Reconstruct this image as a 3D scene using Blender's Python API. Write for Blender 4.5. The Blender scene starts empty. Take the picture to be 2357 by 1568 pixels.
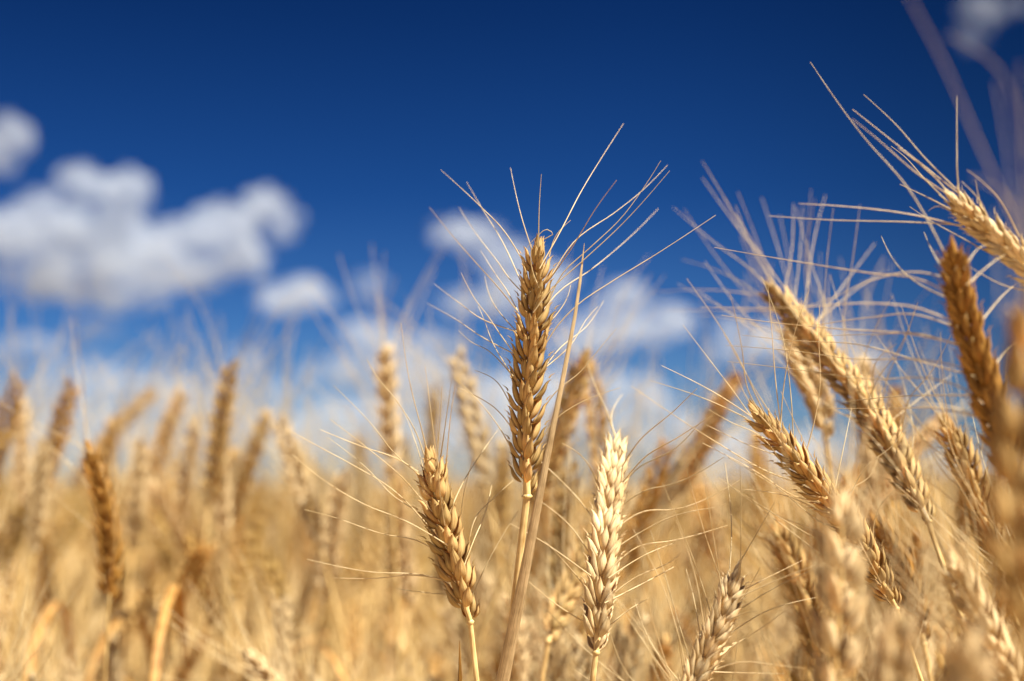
import bpy, bmesh, math, random
import numpy as np
from mathutils import Vector, noise

# ------------------------------------------------------------------ camera
S = bpy.context.scene
COL = S.collection
PITCH = math.radians(6.3)
CAM = np.array((0.0, 0.0, 0.85))
RIGHT = np.array((1.0, 0, 0))
FWD = np.array((0, math.cos(PITCH), math.sin(PITCH)))
UP = np.array((0, -math.sin(PITCH), math.cos(PITCH)))
K = 0.72 / 2357.0
cd = bpy.data.cameras.new('camera')
cam = bpy.data.objects.new('camera', cd)
COL.objects.link(cam)
cam.location = CAM
cam.rotation_euler = (math.pi / 2 + PITCH, 0, 0)
cd.lens = 50.0
cd.sensor_width = 36.0
cd.clip_start = 0.01
cd.clip_end = 20000
cd.dof.use_dof = True
cd.dof.focus_distance = 0.55
cd.dof.aperture_fstop = 4.7
cd.dof.aperture_blades = 9
S.camera = cam

# ------------------------------------------------------------------ light
SUN_EL, SUN_AZ = math.radians(57), math.radians(124)   # azimuth from +Y towards +X
sun_dir = Vector((math.sin(SUN_AZ) * math.cos(SUN_EL), math.cos(SUN_AZ) * math.cos(SUN_EL), math.sin(SUN_EL)))
ld = bpy.data.lights.new('sun', 'SUN')
ld.energy = 4.6
ld.angle = math.radians(0.5)
ld.color = (1.0, 0.955, 0.85)
lo = bpy.data.objects.new('sun', ld)
COL.objects.link(lo)
lo.rotation_euler = (-sun_dir).to_track_quat('-Z', 'Y').to_euler()

W = bpy.data.worlds.new('World')
S.world = W
W.use_nodes = True
nt = W.node_tree
nt.nodes.clear()
N, Lk = nt.nodes, nt.links
sky = N.new('ShaderNodeTexSky')
sky.sky_type = 'NISHITA'
sky.sun_disc = False
sky.sun_elevation = SUN_EL
sky.sun_rotation = SUN_AZ
sky.altitude = 1500
sky.air_density = 1.0
sky.dust_density = 0.3
sky.ozone_density = 3.0
hsv = N.new('ShaderNodeHueSaturation')
hsv.inputs['Saturation'].default_value = 1.12
gam = N.new('ShaderNodeGamma')
gam.inputs['Gamma'].default_value = 1.0
bg = N.new('ShaderNodeBackground')
bg.inputs['Strength'].default_value = 0.060
wo = N.new('ShaderNodeOutputWorld')
Lk.new(sky.outputs[0], hsv.inputs['Color'])
# the deep blue band a polarising sky shows away from the horizon
wtc = N.new('ShaderNodeTexCoord')
wsx = N.new('ShaderNodeSeparateXYZ')
Lk.new(wtc.outputs['Generated'], wsx.inputs[0])
ramp = N.new('ShaderNodeValToRGB')
el = ramp.color_ramp.elements
stops = [(0.0, (.26, .32, .43)), (.06, (.23, .31, .42)), (.12, (.112, .215, .365)), (.21, (.044, .132, .275)), (.33, (.021, .078, .18)), (.42, (.012, .055, .15)), (.62, (.52, .56, .58))]  # last stop added: brighter unseen sky overhead keeps the ambient fill
while len(el) < len(stops):
    el.new(0.5)
for e_, (p_, c__) in zip(el, stops):
    e_.position = p_
    e_.color = (*c__, 1)
Lk.new(wsx.outputs['Z'], ramp.inputs[0])
pm = N.new('ShaderNodeMix')
pm.data_type = 'RGBA'
pm.blend_type = 'MULTIPLY'
pm.inputs[0].default_value = 1.0
Lk.new(hsv.outputs[0], pm.inputs[6])
Lk.new(ramp.outputs[0], pm.inputs[7])
xr = N.new('ShaderNodeMapRange')
xr.interpolation_type = 'SMOOTHSTEP'
xr.inputs['From Min'].default_value = .05
xr.inputs['From Max'].default_value = .42
xr.inputs['To Min'].default_value = 1.0
xr.inputs['To Max'].default_value = .55
Lk.new(wsx.outputs['X'], xr.inputs['Value'])
pm2 = N.new('ShaderNodeVectorMath')
pm2.operation = 'SCALE'
Lk.new(pm.outputs[2], pm2.inputs[0])
Lk.new(xr.outputs[0], pm2.inputs['Scale'])
Lk.new(pm2.outputs[0], gam.inputs['Color'])
Lk.new(gam.outputs[0], bg.inputs['Color'])
Lk.new(bg.outputs[0], wo.inputs['Surface'])

S.view_settings.view_transform = 'Standard'
S.view_settings.look = 'None'
S.view_settings.exposure = 1.72
S.view_settings.gamma = 1.0
S.cycles.max_bounces = 8
S.cycles.transparent_max_bounces = 24
S.cycles.use_denoising = True
S.cycles.use_adaptive_sampling = False
S.cycles.sample_clamp_indirect = 6

# ------------------------------------------------------------------ helpers
rng = random.Random(11)


def at(x, y, d):
    """a point seen at photo position x, y (2357 px wide) at depth d metres"""
    return CAM + d * (FWD + (x - 1178.5) * K * RIGHT - (y - 784.0) * K * UP)


def proj(P):
    v = np.asarray(P) - CAM
    d = v @ FWD
    return np.array((1178.5 + (v @ RIGHT) / d / K, 784.0 - (v @ UP) / d / K)), d


def unit(v):
    return v / (np.linalg.norm(v) + 1e-12)


def catmull(P, n):
    """smooth curve through P, sampled evenly (chord length Hermite)"""
    P = np.asarray(P, float)
    h = np.maximum(np.linalg.norm(np.diff(P, axis=0), axis=1), 1e-9)
    if len(P) == 2:
        return P[0] + (P[1] - P[0]) * np.linspace(0, 1, n)[:, None]
    cum = np.concatenate([[0], np.cumsum(h)])
    d = np.diff(P, axis=0) / h[:, None]
    m = np.empty_like(P)
    m[1:-1] = (d[:-1] * h[1:, None] + d[1:] * h[:-1, None]) / (h[1:] + h[:-1])[:, None]
    m[0] = 1.5 * d[0] - .5 * m[1]
    m[-1] = 1.5 * d[-1] - .5 * m[-2]
    s = np.linspace(0, cum[-1], n)
    i = np.clip(np.searchsorted(cum, s, side='right') - 1, 0, len(h) - 1)
    t = ((s - cum[i]) / h[i])[:, None]
    hh = h[i][:, None]
    return ((2 * t ** 3 - 3 * t ** 2 + 1) * P[i] + (t ** 3 - 2 * t ** 2 + t) * hh * m[i]
            + (3 * t ** 2 - 2 * t ** 3) * P[i + 1] + (t ** 3 - t ** 2) * hh * m[i + 1])


class MB:
    """collects quads and vertices of one mesh"""

    def __init__(self):
        self.v, self.h, self.t, self.f, self.n = [], [], [], [], 0

    def add(self, v, h, f, tint=0.5):
        self.v.append(v)
        self.h.append(h)
        self.t.append(np.full(len(v), tint))
        self.f.append(f + self.n)
        self.n += len(v)

    def data(self):
        return np.vstack(self.v), np.vstack(self.h), np.concatenate(self.t), np.vstack(self.f)

    def mesh(self, name, mat):
        return to_mesh(name, mat, *self.data())


def to_mesh(name, mat, v, h, t, f):
    me = bpy.data.meshes.new(name)
    me.vertices.add(len(v))
    me.vertices.foreach_set('co', np.ascontiguousarray(v, dtype=np.float32).ravel())
    me.loops.add(f.size)
    me.loops.foreach_set('vertex_index', np.ascontiguousarray(f, dtype=np.int32).ravel())
    me.polygons.add(len(f))
    me.polygons.foreach_set('loop_start', np.arange(0, f.size, 4, dtype=np.int32))
    me.polygons.foreach_set('loop_total', np.full(len(f), 4, dtype=np.int32))
    me.polygons.foreach_set('use_smooth', np.ones(len(f), dtype=bool))
    a = me.attributes.new('hv', 'FLOAT_VECTOR', 'POINT')
    a.data.foreach_set('vector', np.ascontiguousarray(h, dtype=np.float32).ravel())
    b = me.attributes.new('tint', 'FLOAT', 'POINT')
    b.data.foreach_set('value', np.ascontiguousarray(t, dtype=np.float32))
    me.update(calc_edges=True)
    me.materials.append(mat)
    return me


def obj(name, me, parent=None, loc=None):
    o = bpy.data.objects.new(name, me)
    COL.objects.link(o)
    if parent is not None:
        o.parent = parent
    if loc is not None:
        o.location = loc
    return o


def empty(name, loc):
    o = bpy.data.objects.new(name, None)
    COL.objects.link(o)
    o.location = loc
    o.empty_display_size = 0.02
    return o


def tag(o, label=None, cat=None, group=None, kind=None):
    for k, v in (('label', label), ('category', cat), ('group', group), ('kind', kind)):
        if v:
            o[k] = v
    return o


def grid_faces(m, n, wrap=True):
    i = np.arange(m - 1)[:, None]
    j = np.arange(n if wrap else n - 1)[None, :]
    j2 = (j + 1) % n
    return np.stack([i * n + j, i * n + j2, (i + 1) * n + j2, (i + 1) * n + j], -1).reshape(-1, 4)


def tube(pts, rad, sides=6, flat=1.0, side_dir=None):
    pts = np.asarray(pts, float)
    m = len(pts)
    T = np.gradient(pts, axis=0)
    T /= np.linalg.norm(T, axis=1)[:, None] + 1e-12
    ref = side_dir if side_dir is not None else (np.array((0.3, 0.9, 0.2)) if abs(unit(T[0]) @ np.array((0.3, 0.9, 0.2))) < 0.9 else np.array((1.0, 0, 0)))
    A = np.cross(T, ref)
    A /= np.linalg.norm(A, axis=1)[:, None] + 1e-12
    B = np.cross(T, A)
    th = np.linspace(0, 2 * math.pi, sides, endpoint=False)
    rad = np.broadcast_to(np.asarray(rad, float), (m,))
    v = pts[:, None] + rad[:, None, None] * (np.cos(th)[None, :, None] * A[:, None] + flat * np.sin(th)[None, :, None] * B[:, None])
    ln = np.concatenate([[0], np.cumsum(np.linalg.norm(np.diff(pts, axis=0), axis=1))]) / 0.012
    h = np.stack(np.broadcast_arrays(np.cos(th)[None, :], np.sin(th)[None, :], ln[:, None]), -1)
    return v.reshape(-1, 3), h.reshape(-1, 3), grid_faces(m, sides)


HT = np.array([0, .08, .25, .45, .65, .8, .92, 1])
HF = np.array([.25, .60, .95, 1, .76, .44, .19, .02])


def husk(P, Ld, Nn, length, w, dep, shell=False, rings=9, sides=10, bow=0.10, seed=0.0):
    """one boat shaped bract: base P, axis Ld, convex towards Nn"""
    Ld = unit(Ld)
    Nn = unit(Nn - (Nn @ Ld) * Ld)
    Wd = np.cross(Ld, Nn)
    t = np.linspace(0, 1, rings)
    f = np.interp(t, HT, HF)
    cen = P + t[:, None] * length * Ld + ((np.sin(math.pi * np.minimum(t * 1.15, 1)) * bow + 0.10 * np.maximum(t - .8, 0) / .2) * length)[:, None] * Nn
    if shell:
        k = sides // 2 + 1
        a = np.linspace(-1.85, 1.85, k)
        th = np.concatenate([a, a[::-1]])
        rr = np.concatenate([np.ones(k), np.full(k, 0.84)])
    else:
        th = np.linspace(0, 2 * math.pi, sides, endpoint=False)
        rr = np.ones(sides)
    c, s = np.cos(th), np.sin(th)
    keel = 1 + 0.22 * np.maximum(c, 0) ** 8
    cn = np.where(c > 0, c * keel, c * 0.55) * rr * dep / 2
    cw = s * rr * w / 2
    v = cen[:, None] + f[:, None, None] * (cn[None, :, None] * Nn + cw[None, :, None] * Wd)
    h = np.stack(np.broadcast_arrays(c[None, :] + seed, s[None, :] + seed, t[:, None] + seed * 3), -1)
    return v.reshape(-1, 3), h.reshape(-1, 3), grid_faces(rings, len(th))


def spikelet(P, T, U, V, s, sc, r, hi=True, flare=0, fat=1.0):
    """all bracts of one spikelet; returns mesh builder and the points where awns start"""
    mb = MB()
    tips = []
    ang = math.radians(r.uniform(16, 27) + flare)
    D0 = unit(T * math.cos(ang) + U * s * math.sin(ang))
    O = unit(U * s * math.cos(ang) - T * math.sin(ang))
    mm = 0.001 * sc
    rg, sd = (9, 12) if hi else (6, 6)
    for q in (-1, 1):                                   # glumes
        b = math.radians(r.uniform(16, 29)) * q
        D = unit(D0 * math.cos(b) + V * math.sin(b))
        Nn = unit(O * 0.75 + V * q * 0.75)
        L = r.uniform(9.4, 11.6) * mm
        mb.add(*husk(P + O * 1.1 * mm + V * q * 1.4 * mm, D, Nn, L, 3.9 * fat * mm, 2.8 * fat * mm, True, rg, sd, 0.05, r.random() * 9), tint=r.random() * .8)
        if hi:
            e = P + O * 1.1 * mm + V * q * 1.4 * mm + D * L * 0.97
            mb.add(*tube([e, e + D * 1.3 * mm, e + (D + Nn * 0.3) * 2.8 * mm], np.array((0.34, 0.22, 0.06)) * mm, 5))
    for q in (-1, 1):                                   # lemmas
        b = math.radians(r.uniform(9, 17)) * q
        D = unit(D0 * math.cos(b) + V * math.sin(b))
        Nn = unit(O * 0.5 + V * q)
        L = r.uniform(11.6, 14.2) * mm
        base = P + T * 1.4 * mm + O * 0.5 * mm + V * q * 0.9 * mm
        mb.add(*husk(base, D, Nn, L, 3.6 * fat * mm, 2.8 * fat * mm, False, rg, sd, 0.04, r.random() * 9), tint=r.random() * .8)
        tips.append((base + D * L * 0.98, unit(D + Nn * 0.12)))
    for k, (up, b0, L0) in enumerate(((3.6, 5, 9.8), (4.6, -7, 8.8))):  # upper florets
        b = math.radians(b0 + r.uniform(-4, 4))
        D = unit(D0 * math.cos(b) + V * math.sin(b))
        base = P + T * up * mm + O * (1.3 - k) * mm
        L = L0 * r.uniform(0.9, 1.08) * mm
        mb.add(*husk(base, D, unit(O + V * 0.2 * (1 - 2 * k)), L, 3.2 * fat * mm, 2.5 * fat * mm, False, rg, sd, 0.02, r.random() * 9), tint=r.random() * .8)
        if k == 0:
            tips.append((base + D * L * 0.98, D))
    return mb, tips


# ------------------------------------------------------------------ materials
def straw(name, dark, light, transl=0.25, rough=0.5, bump=0.35, streak=5.0, var=0.35):
    m = bpy.data.materials.new(name)
    m.use_nodes = True
    t = m.node_tree
    t.nodes.clear()
    n, l = t.nodes, t.links
    out = n.new('ShaderNodeOutputMaterial')
    at_ = n.new('ShaderNodeAttribute')
    at_.attribute_name = 'hv'
    mp = n.new('ShaderNodeMapping')
    mp.inputs['Scale'].default_value = (streak, streak, 1.3)
    ns = n.new('ShaderNodeTexNoise')
    ns.inputs['Scale'].default_value = 1.0
    ns.inputs['Detail'].default_value = 3
    l.new(at_.outputs['Vector'], mp.inputs[0])
    l.new(mp.outputs[0], ns.inputs['Vector'])
    geo = n.new('ShaderNodeNewGeometry')
    n2 = n.new('ShaderNodeTexNoise')
    n2.inputs['Scale'].default_value = 130
    n2.inputs['Detail'].default_value = 4
    l.new(geo.outputs['Position'], n2.inputs['Vector'])
    add = n.new('ShaderNodeMath')
    add.operation = 'MULTIPLY_ADD'
    add.inputs[1].default_value = 0.45
    l.new(n2.outputs['Fac'], add.inputs[0])
    mu = n.new('ShaderNodeMath')
    mu.operation = 'MULTIPLY'
    mu.inputs[1].default_value = 0.55
    l.new(ns.outputs['Fac'], mu.inputs[0])
    l.new(mu.outputs[0], add.inputs[2])
    cr = n.new('ShaderNodeValToRGB')
    cr.color_ramp.elements[0].position = 0.36
    cr.color_ramp.elements[0].color = (*dark, 1)
    cr.color_ramp.elements[1].position = 0.60
    cr.color_ramp.elements[1].color = (*light, 1)
    l.new(add.outputs[0], cr.inputs[0])
    # each object, and each stalk inside a merged mass, has its own tone
    oi = n.new('ShaderNodeObjectInfo')
    ti = n.new('ShaderNodeAttribute')
    ti.attribute_name = 'tint'
    sm = n.new('ShaderNodeMath')
    sm.operation = 'ADD'
    l.new(oi.outputs['Random'], sm.inputs[0])
    l.new(ti.outputs['Fac'], sm.inputs[1])
    fr = n.new('ShaderNodeMath')
    fr.operation = 'FRACT'
    l.new(sm.outputs[0], fr.inputs[0])
    mr = n.new('ShaderNodeMapRange')
    mr.inputs['To Min'].default_value = 1 - var
    mr.inputs['To Max'].default_value = 1 + var * 0.35
    l.new(fr.outputs[0], mr.inputs['Value'])
    hs = n.new('ShaderNodeHueSaturation')
    l.new(mr.outputs[0], hs.inputs['Value'])
    mr2 = n.new('ShaderNodeMapRange')
    mr2.inputs['To Min'].default_value = 1 + var * 0.3
    mr2.inputs['To Max'].default_value = 1.05
    l.new(fr.outputs[0], mr2.inputs['Value'])
    l.new(mr2.outputs[0], hs.inputs['Saturation'])
    l.new(cr.outputs[0], hs.inputs['Color'])
    bs = n.new('ShaderNodeBsdfPrincipled')
    bs.inputs['Roughness'].default_value = rough
    bs.inputs['Specular IOR Level'].default_value = 0.45
    l.new(hs.outputs[0], bs.inputs['Base Color'])
    if bump:
        bp = n.new('ShaderNodeBump')
        bp.inputs['Strength'].default_value = bump
        bp.inputs['Distance'].default_value = 0.0004
        l.new(ns.outputs['Fac'], bp.inputs['Height'])
        l.new(bp.outputs[0], bs.inputs['Normal'])
    tr = n.new('ShaderNodeBsdfTranslucent')
    warm = n.new('ShaderNodeMix')
    warm.data_type = 'RGBA'
    warm.blend_type = 'MULTIPLY'
    warm.inputs[0].default_value = 1.0
    warm.inputs[7].default_value = (1.0, 0.74, 0.34, 1)
    l.new(hs.outputs[0], warm.inputs[6])
    l.new(warm.outputs[2], tr.inputs['Color'])
    mx = n.new('ShaderNodeMixShader')
    mx.inputs[0].default_value = transl
    l.new(bs.outputs[0], mx.inputs[1])
    l.new(tr.outputs[0], mx.inputs[2])
    l.new(mx.outputs[0], out.inputs['Surface'])
    return m


M = {}
M['gold'] = straw('husk_gold', (0.390, 0.234, 0.084), (0.778, 0.566, 0.260), 0.38, 0.6, 0.8, 5.0, 0.32)
M['pale'] = straw('husk_pale', (0.54, 0.36, 0.16), (0.84, 0.665, 0.395), 0.22, 0.6, 0.8, 5.0, 0.24)
M['brown'] = straw('husk_brown_shade', (0.212, 0.098, 0.020), (0.551, 0.299, 0.080), 0.38, 0.5, 0.5, 4.0, 0.2)  # brown ears vary, but part of this darkness is shade put into the colour
M['field'] = straw('husk_field', (0.34, 0.185, 0.055), (0.80, 0.565, 0.225), 0.35, 0.6, 0.0, 4.0, 0.45)
M['awn'] = straw('awn_straw', (0.46, 0.32, 0.15), (0.74, 0.60, 0.36), 0.2, 0.6, 0.0, 1.0, 0.25)
M['stem'] = straw('stem_straw', (0.38, 0.22, 0.075), (0.82, 0.61, 0.30), 0.12, 0.4, 0.4, 2.5, 0.3)
M['leaf'] = straw('leaf_dry', (0.318, 0.149, 0.046), (0.594, 0.359, 0.131), 0.3, 0.55, 0.6, 5.0, 0.4)


# ------------------------------------------------------------------ one detailed stalk
def ear_path(pts, n):
    """pts: photo x, y, depth from tip to base -> world polyline base first"""
    P = [at(*p) for p in pts][::-1]
    return catmull(P, n)


def stem_path(B, T, ground=None, via=None, n=22):
    """from ear base B (ear direction T) down to the soil"""
    if via is not None:
        P = [B] + [at(*q) for q in via]
        d = unit(P[-1] - P[-2])
    else:
        P = [B, B - T * 0.05]
        d = -T
    last = P[-1]
    drop = last[2]
    hx = np.array((d[0], d[1], 0.0))
    for k, fz in ((0.45, 0.55), (0.8, 0.0)):
        P.append(np.array((last[0], last[1], 0)) + hx * drop * k * 0.35 + np.array((0, 0, last[2] * fz)))
    P[-1][2] = -0.004
    return catmull(P, n)


def make_hero(label, ear, depth=None, roll=45, mat='gold', traces=(), scale=1.0, via=None, awn_n=0, awn_len=0.06,
              seed=1, stem_r=0.0013, group='wheat stalks standing close to the lens', dz=0.02, awn_r=0.00019, awn_mat='awn', pitch=4.3,
              awn_out=0.35, leaf=None, fat=1.0, flare=0):
    r = random.Random(seed)
    pts = [(p[0], p[1], p[2] if len(p) > 2 else depth) for p in ear]
    path = ear_path(pts, 60)
    length = np.linalg.norm(np.diff(path, axis=0), axis=1).sum()
    n = max(8, int(round(length / (0.001 * pitch * scale))))
    Tn = unit(path[2] - path[0])
    stem = stem_path(path[0], Tn, via=via)
    origin = Vector((float(stem[-1][0]), float(stem[-1][1]), 0.0))
    root = empty('wheat_stalk', origin)
    tag(root, label, 'wheat stalk', group)
    o3 = np.array(origin)
    smb = MB()
    sr = np.linspace(0.85, 1.35, len(stem)) * stem_r
    smb.add(*tube(stem - o3, sr, 10))
    # node rings and the collar under the ear
    for q in (0.0, 0.012):
        c = path[0] - Tn * (0.001 + q * 0)
    smb.add(*tube(np.array([path[0] - Tn * 0.0012, path[0] - Tn * 0.0004, path[0] + Tn * 0.0004]) - o3, [stem_r * 0.9, stem_r * 1.35, stem_r * 0.9], 10))
    # rachis runs inside the ear
    rach = path[: int(len(path) * 0.93)]
    smb.add(*tube(rach - o3, np.linspace(stem_r * 0.9, stem_r * 0.4, len(rach)), 6))
    obj('stem', smb.mesh('stem', M['stem']), root)
    ro = math.radians(roll)
    spk = []
    for i in range(n):
        u = (i + 0.2) / n
        a = u * (len(path) - 1)
        i0 = min(int(a), len(path) - 2)
        P = path[i0] + (path[i0 + 1] - path[i0]) * (a - i0)
        T = unit(path[min(i0 + 2, len(path) - 1)] - path[max(i0 - 1, 0)])
        view = unit(P - CAM)
        A = unit(np.cross(T, view))             # sideways in the picture
        Bc = unit(np.cross(A, T))
        if Bc @ view > 0:
            Bc = -Bc                            # towards the lens
        tw = ro + 0.25 * (u - 0.5)
        U = A * math.cos(tw) + Bc * math.sin(tw)
        V = unit(np.cross(T, U))
        s = 1 if i % 2 else -1
        sc = scale * float(np.interp(u, [0, .06, .2, .7, .92, 1], [.62, .85, 1.0, .98, .82, .66]))
        if i == n - 1:
            mb, tips = spikelet(P, T, V, U, 0.15, sc, r, fat=fat)
        else:
            mb, tips = spikelet(P + U * s * 0.0007 * scale, T, U, V, s, sc, r, flare=flare, fat=fat)
        v, h, t, f = mb.data()
        me = to_mesh('spikelet', M[mat], v - P, h, t, f)
        so = obj('spikelet', me, root, Vector(P - o3))
        spk.append((so, P, tips))
    # awns
    cand = [(k, tp, dr, proj(tp)[0], proj(tp)[1]) for k, (so, P, tips) in enumerate(spk) for (tp, dr) in tips[:2]]
    used = {}

    def awn_obj(k, pts3, rr):
        so, P = spk[k][0], spk[k][1]
        mb = MB()
        c = catmull(pts3, 18)
        mb.add(*tube(c - P, np.linspace(rr * 1.25, rr * 0.45, 18), 6))
        obj('awn', mb.mesh('awn', M[awn_mat]), so)

    for tr in traces:
        e = None
        if not isinstance(tr[0], (tuple, list)):
            e, tr = tr[0], tr[1:]
        s0 = np.array(tr[0][:2])
        best = min(range(len(cand)), key=lambda q: np.linalg.norm(cand[q][3] - s0) + 22 * used.get(q, 0))
        used[best] = used.get(best, 0) + 1
        k, tp, dr, p2, d0 = cand[best]
        de = e if e is not None else r.gauss(0, 1) * dz
        P3 = [tp - dr * 0.001]
        tot = sum(math.dist(tr[j], tr[j + 1]) for j in range(len(tr) - 1))
        acc = 0
        shift = p2 - s0
        for j in range(1, len(tr)):
            acc += math.dist(tr[j - 1], tr[j])
            fr = acc / tot
            w = (1 - fr) ** 2 * (0.5 if np.linalg.norm(shift) < 25 else 0.2)
            P3.append(at(tr[j][0] + shift[0] * w, tr[j][1] + shift[1] * w, d0 + de * fr ** 1.3))
        awn_obj(k, P3, awn_r)
    if awn_n:
        order = list(range(len(cand)))
        r.shuffle(order)
        cnt = 0
        for q in order:
            if cnt >= awn_n:
                break
            if used.get(q):
                continue
            k, tp, dr, p2, d0 = cand[q]
            L = awn_len * r.uniform(0.7, 1.15)
            axis = unit(path[-1] - path[0])
            outw = unit(dr - (dr @ axis) * axis)
            d1 = unit(axis + outw * (awn_out + r.uniform(-.1, .15)) + np.array([r.gauss(0, .07) for _ in range(3)]))
            d2 = unit(d1 + np.array([r.gauss(0, .12) for _ in range(3)]) + np.array((0, 0, 0.1)))
            awn_obj(k, [tp - dr * 0.001, tp + dr * L * .15, tp + dr * L * .15 + d1 * L * .35, tp + dr * L * .15 + d1 * L * .35 + d2 * L * .5], awn_r)
            cnt += 1
    if leaf:
        mb = MB()
        lp = catmull([at(*q) for q in leaf[0]], 26)
        w = np.interp(np.linspace(0, 1, 26), leaf[1], leaf[2])
        mb.add(*tube(lp - o3, w, 12, 0.45, side_dir=FWD))
        obj('leaf', mb.mesh('leaf', M['leaf']), root)
    return root


def Z(kind, *pts):
    """tracing coordinates of an enlarged region -> photo coordinates"""
    ox, oy, k = {1: (920.7, 345.2, .3303), 2: (1093.2, 517.9, .4406), 3: (633, 863, .4495), 4: (1496, 402.8, .3669),
                 5: (1438.5, 978.2, .3895), 6: (0, 748, .5231), 7: (1783.8, 0, .3303)}[kind]
    return tuple((ox + a * k, oy + b * k) for a, b in pts)


def ZD(kind, dz, *pts):
    return (dz,) + Z(kind, *pts)


#HEROES
main_tr = [
    ZD(1, .045, (870, 800), (720, 560), (555, 390), (285, 140)), ZD(1, .06, (830, 940), (720, 660), (560, 390), (465, 225)),
    ZD(1, .02, (885, 760), (850, 520), (770, 125)), ZD(1, .0, (968, 660), (970, 400), (985, 170)),
    ZD(1, .0, (990, 740), (1080, 600), (1190, 490)), ZD(1, .04, (1030, 760), (1130, 560), (1260, 300), (1440, 0), (1557, -182)),
    ZD(1, .03, (1000, 820), (1200, 640), (1500, 430), (1680, 290), (1865, 105)),
    ZD(1, -.03, (1060, 890), (1200, 680), (1370, 400), (1510, 210)),
    ZD(1, .0, (1030, 1000), (1130, 840), (1300, 690), (1550, 460), (1700, 260), (1818, 75)),
    ZD(1, .0, (1000, 1120), (1100, 950), (1270, 790), (1560, 510), (1880, 145)),
    ZD(1, .06, (980, 1200), (1120, 990), (1330, 840), (1590, 620), (1800, 410)),
    ZD(1, .004, (1020, 1400), (1100, 1240), (1250, 1080), (1450, 940), (1800, 720), (2200, 455)),
    ZD(1, -.05, (800, 1120), (680, 960), (530, 790), (400, 640), (205, 400)),
    ZD(1, .06, (800, 1000), (760, 910), (680, 790), (540, 600), (410, 400)),
    ZD(1, .05, (790, 1100), (740, 980), (680, 890), (560, 700)),
    ZD(1, .05, (760, 1290), (660, 1100), (590, 880)), ZD(1, .0, (780, 1470), (700, 1310), (600, 1150), (540, 1070), (425, 855)),
    ZD(1, .01, (740, 1530), (640, 1340), (580, 1170), (545, 1090)), ZD(1, .06, (750, 1290), (600, 1210), (400, 1060), (240, 935)),
    ZD(1, .07, (780, 1440), (600, 1330), (400, 1190), (190, 1070)), ZD(1, .03, (730, 1500), (620, 1400), (500, 1340), (410, 1260)),
    ZD(1, .04, (1000, 1530), (1100, 1400), (1300, 1230), (1420, 1050)), ZD(1, .02, (1010, 1540), (1200, 1350), (1300, 1180), (1380, 1090)),
    ZD(2, .0, (380, 960), (430, 870), (560, 760), (653, 645), (740, 540)), ZD(2, .0, (370, 1080), (430, 1000), (520, 940), (653, 885), (760, 850)),
    ZD(2, .01, (175, 890), (110, 810), (0, 760)), ZD(2, .01, (175, 1030), (100, 950), (0, 890), (-90, 850)),
    ZD(2, .0, (185, 1140), (120, 1040), (0, 900), (-110, 800)), ZD(2, .0, (310, 320), (290, 200), (297, 100)),
    ZD(1, .01, (1030, 1200), (1110, 1120), (1160, 1040), (1190, 940)), ZD(1, .0, (990, 720), (1010, 620), (1075, 575), (1030, 550), (960, 600), (850, 730)),
]
make_hero('tallest upright golden wheat ear, sharp in the centre against the sky', [(1238, 578), (1226, 760), (1212, 930), (1213, 1140)], 0.55,
          roll=58, mat='gold', traces=main_tr, scale=1.0, seed=3, stem_r=0.0017,
          via=[(1198, 1250, .55), (1180, 1420, .552), (1158, 1580, .555)], dz=0.0, pitch=4.4)

c_tr = [Z(3, (770, 430), (720, 290), (620, 130), (515, 0), (470, -80)), Z(3, (805, 450), (840, 260), (855, 55)),
        ZD(3, -.04, (820, 400), (880, 180), (905, 20)), ZD(3, -.04, (855, 450), (900, 200), (925, 50)),
        Z(3, (750, 510), (640, 440), (450, 370), (230, 280)), Z(3, (730, 560), (620, 420), (480, 240), (300, 55)),
        Z(3, (770, 640), (650, 520), (480, 380), (280, 225)), Z(3, (750, 690), (600, 580), (400, 460), (230, 370), (55, 275)),
        Z(3, (840, 830), (700, 690), (600, 620), (470, 480), (270, 320)), Z(3, (850, 850), (650, 740), (450, 660), (250, 540), (90, 410)),
        Z(3, (840, 940), (750, 870), (550, 820), (300, 730), (150, 690)), ZD(3, -.01, (860, 1060), (780, 1035), (480, 1010), (165, 945)),
        ZD(3, .02, (860, 1080), (750, 1040), (500, 1045), (300, 1040)), Z(3, (910, 1170), (820, 1125), (620, 1095)),
        ZD(3, .03, (935, 700), (970, 560), (1060, 400), (1150, 270)), Z(3, (945, 800), (960, 650), (1030, 380)),
        ZD(3, .02, (985, 850), (1030, 720), (1130, 620), (1220, 540)), Z(3, (1045, 1110), (1100, 950), (1180, 800), (1250, 690)),
        ZD(3, .03, (1000, 970), (1020, 850), (1080, 700), (1110, 560))]
make_hero('brown wheat ear leaning left with large sharp husks, left of the central stalk', [(990, 1062), (1010, 1160), (1046, 1300), (1082, 1430)], 0.545,
          roll=62, mat='gold', traces=c_tr, scale=1.0, seed=5, fat=1.22, flare=-3, stem_r=0.0012, via=[(1094, 1485, .545), (1102, 1580, .545)], dz=0.008, pitch=5.1, awn_n=5, awn_len=.05)

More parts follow.
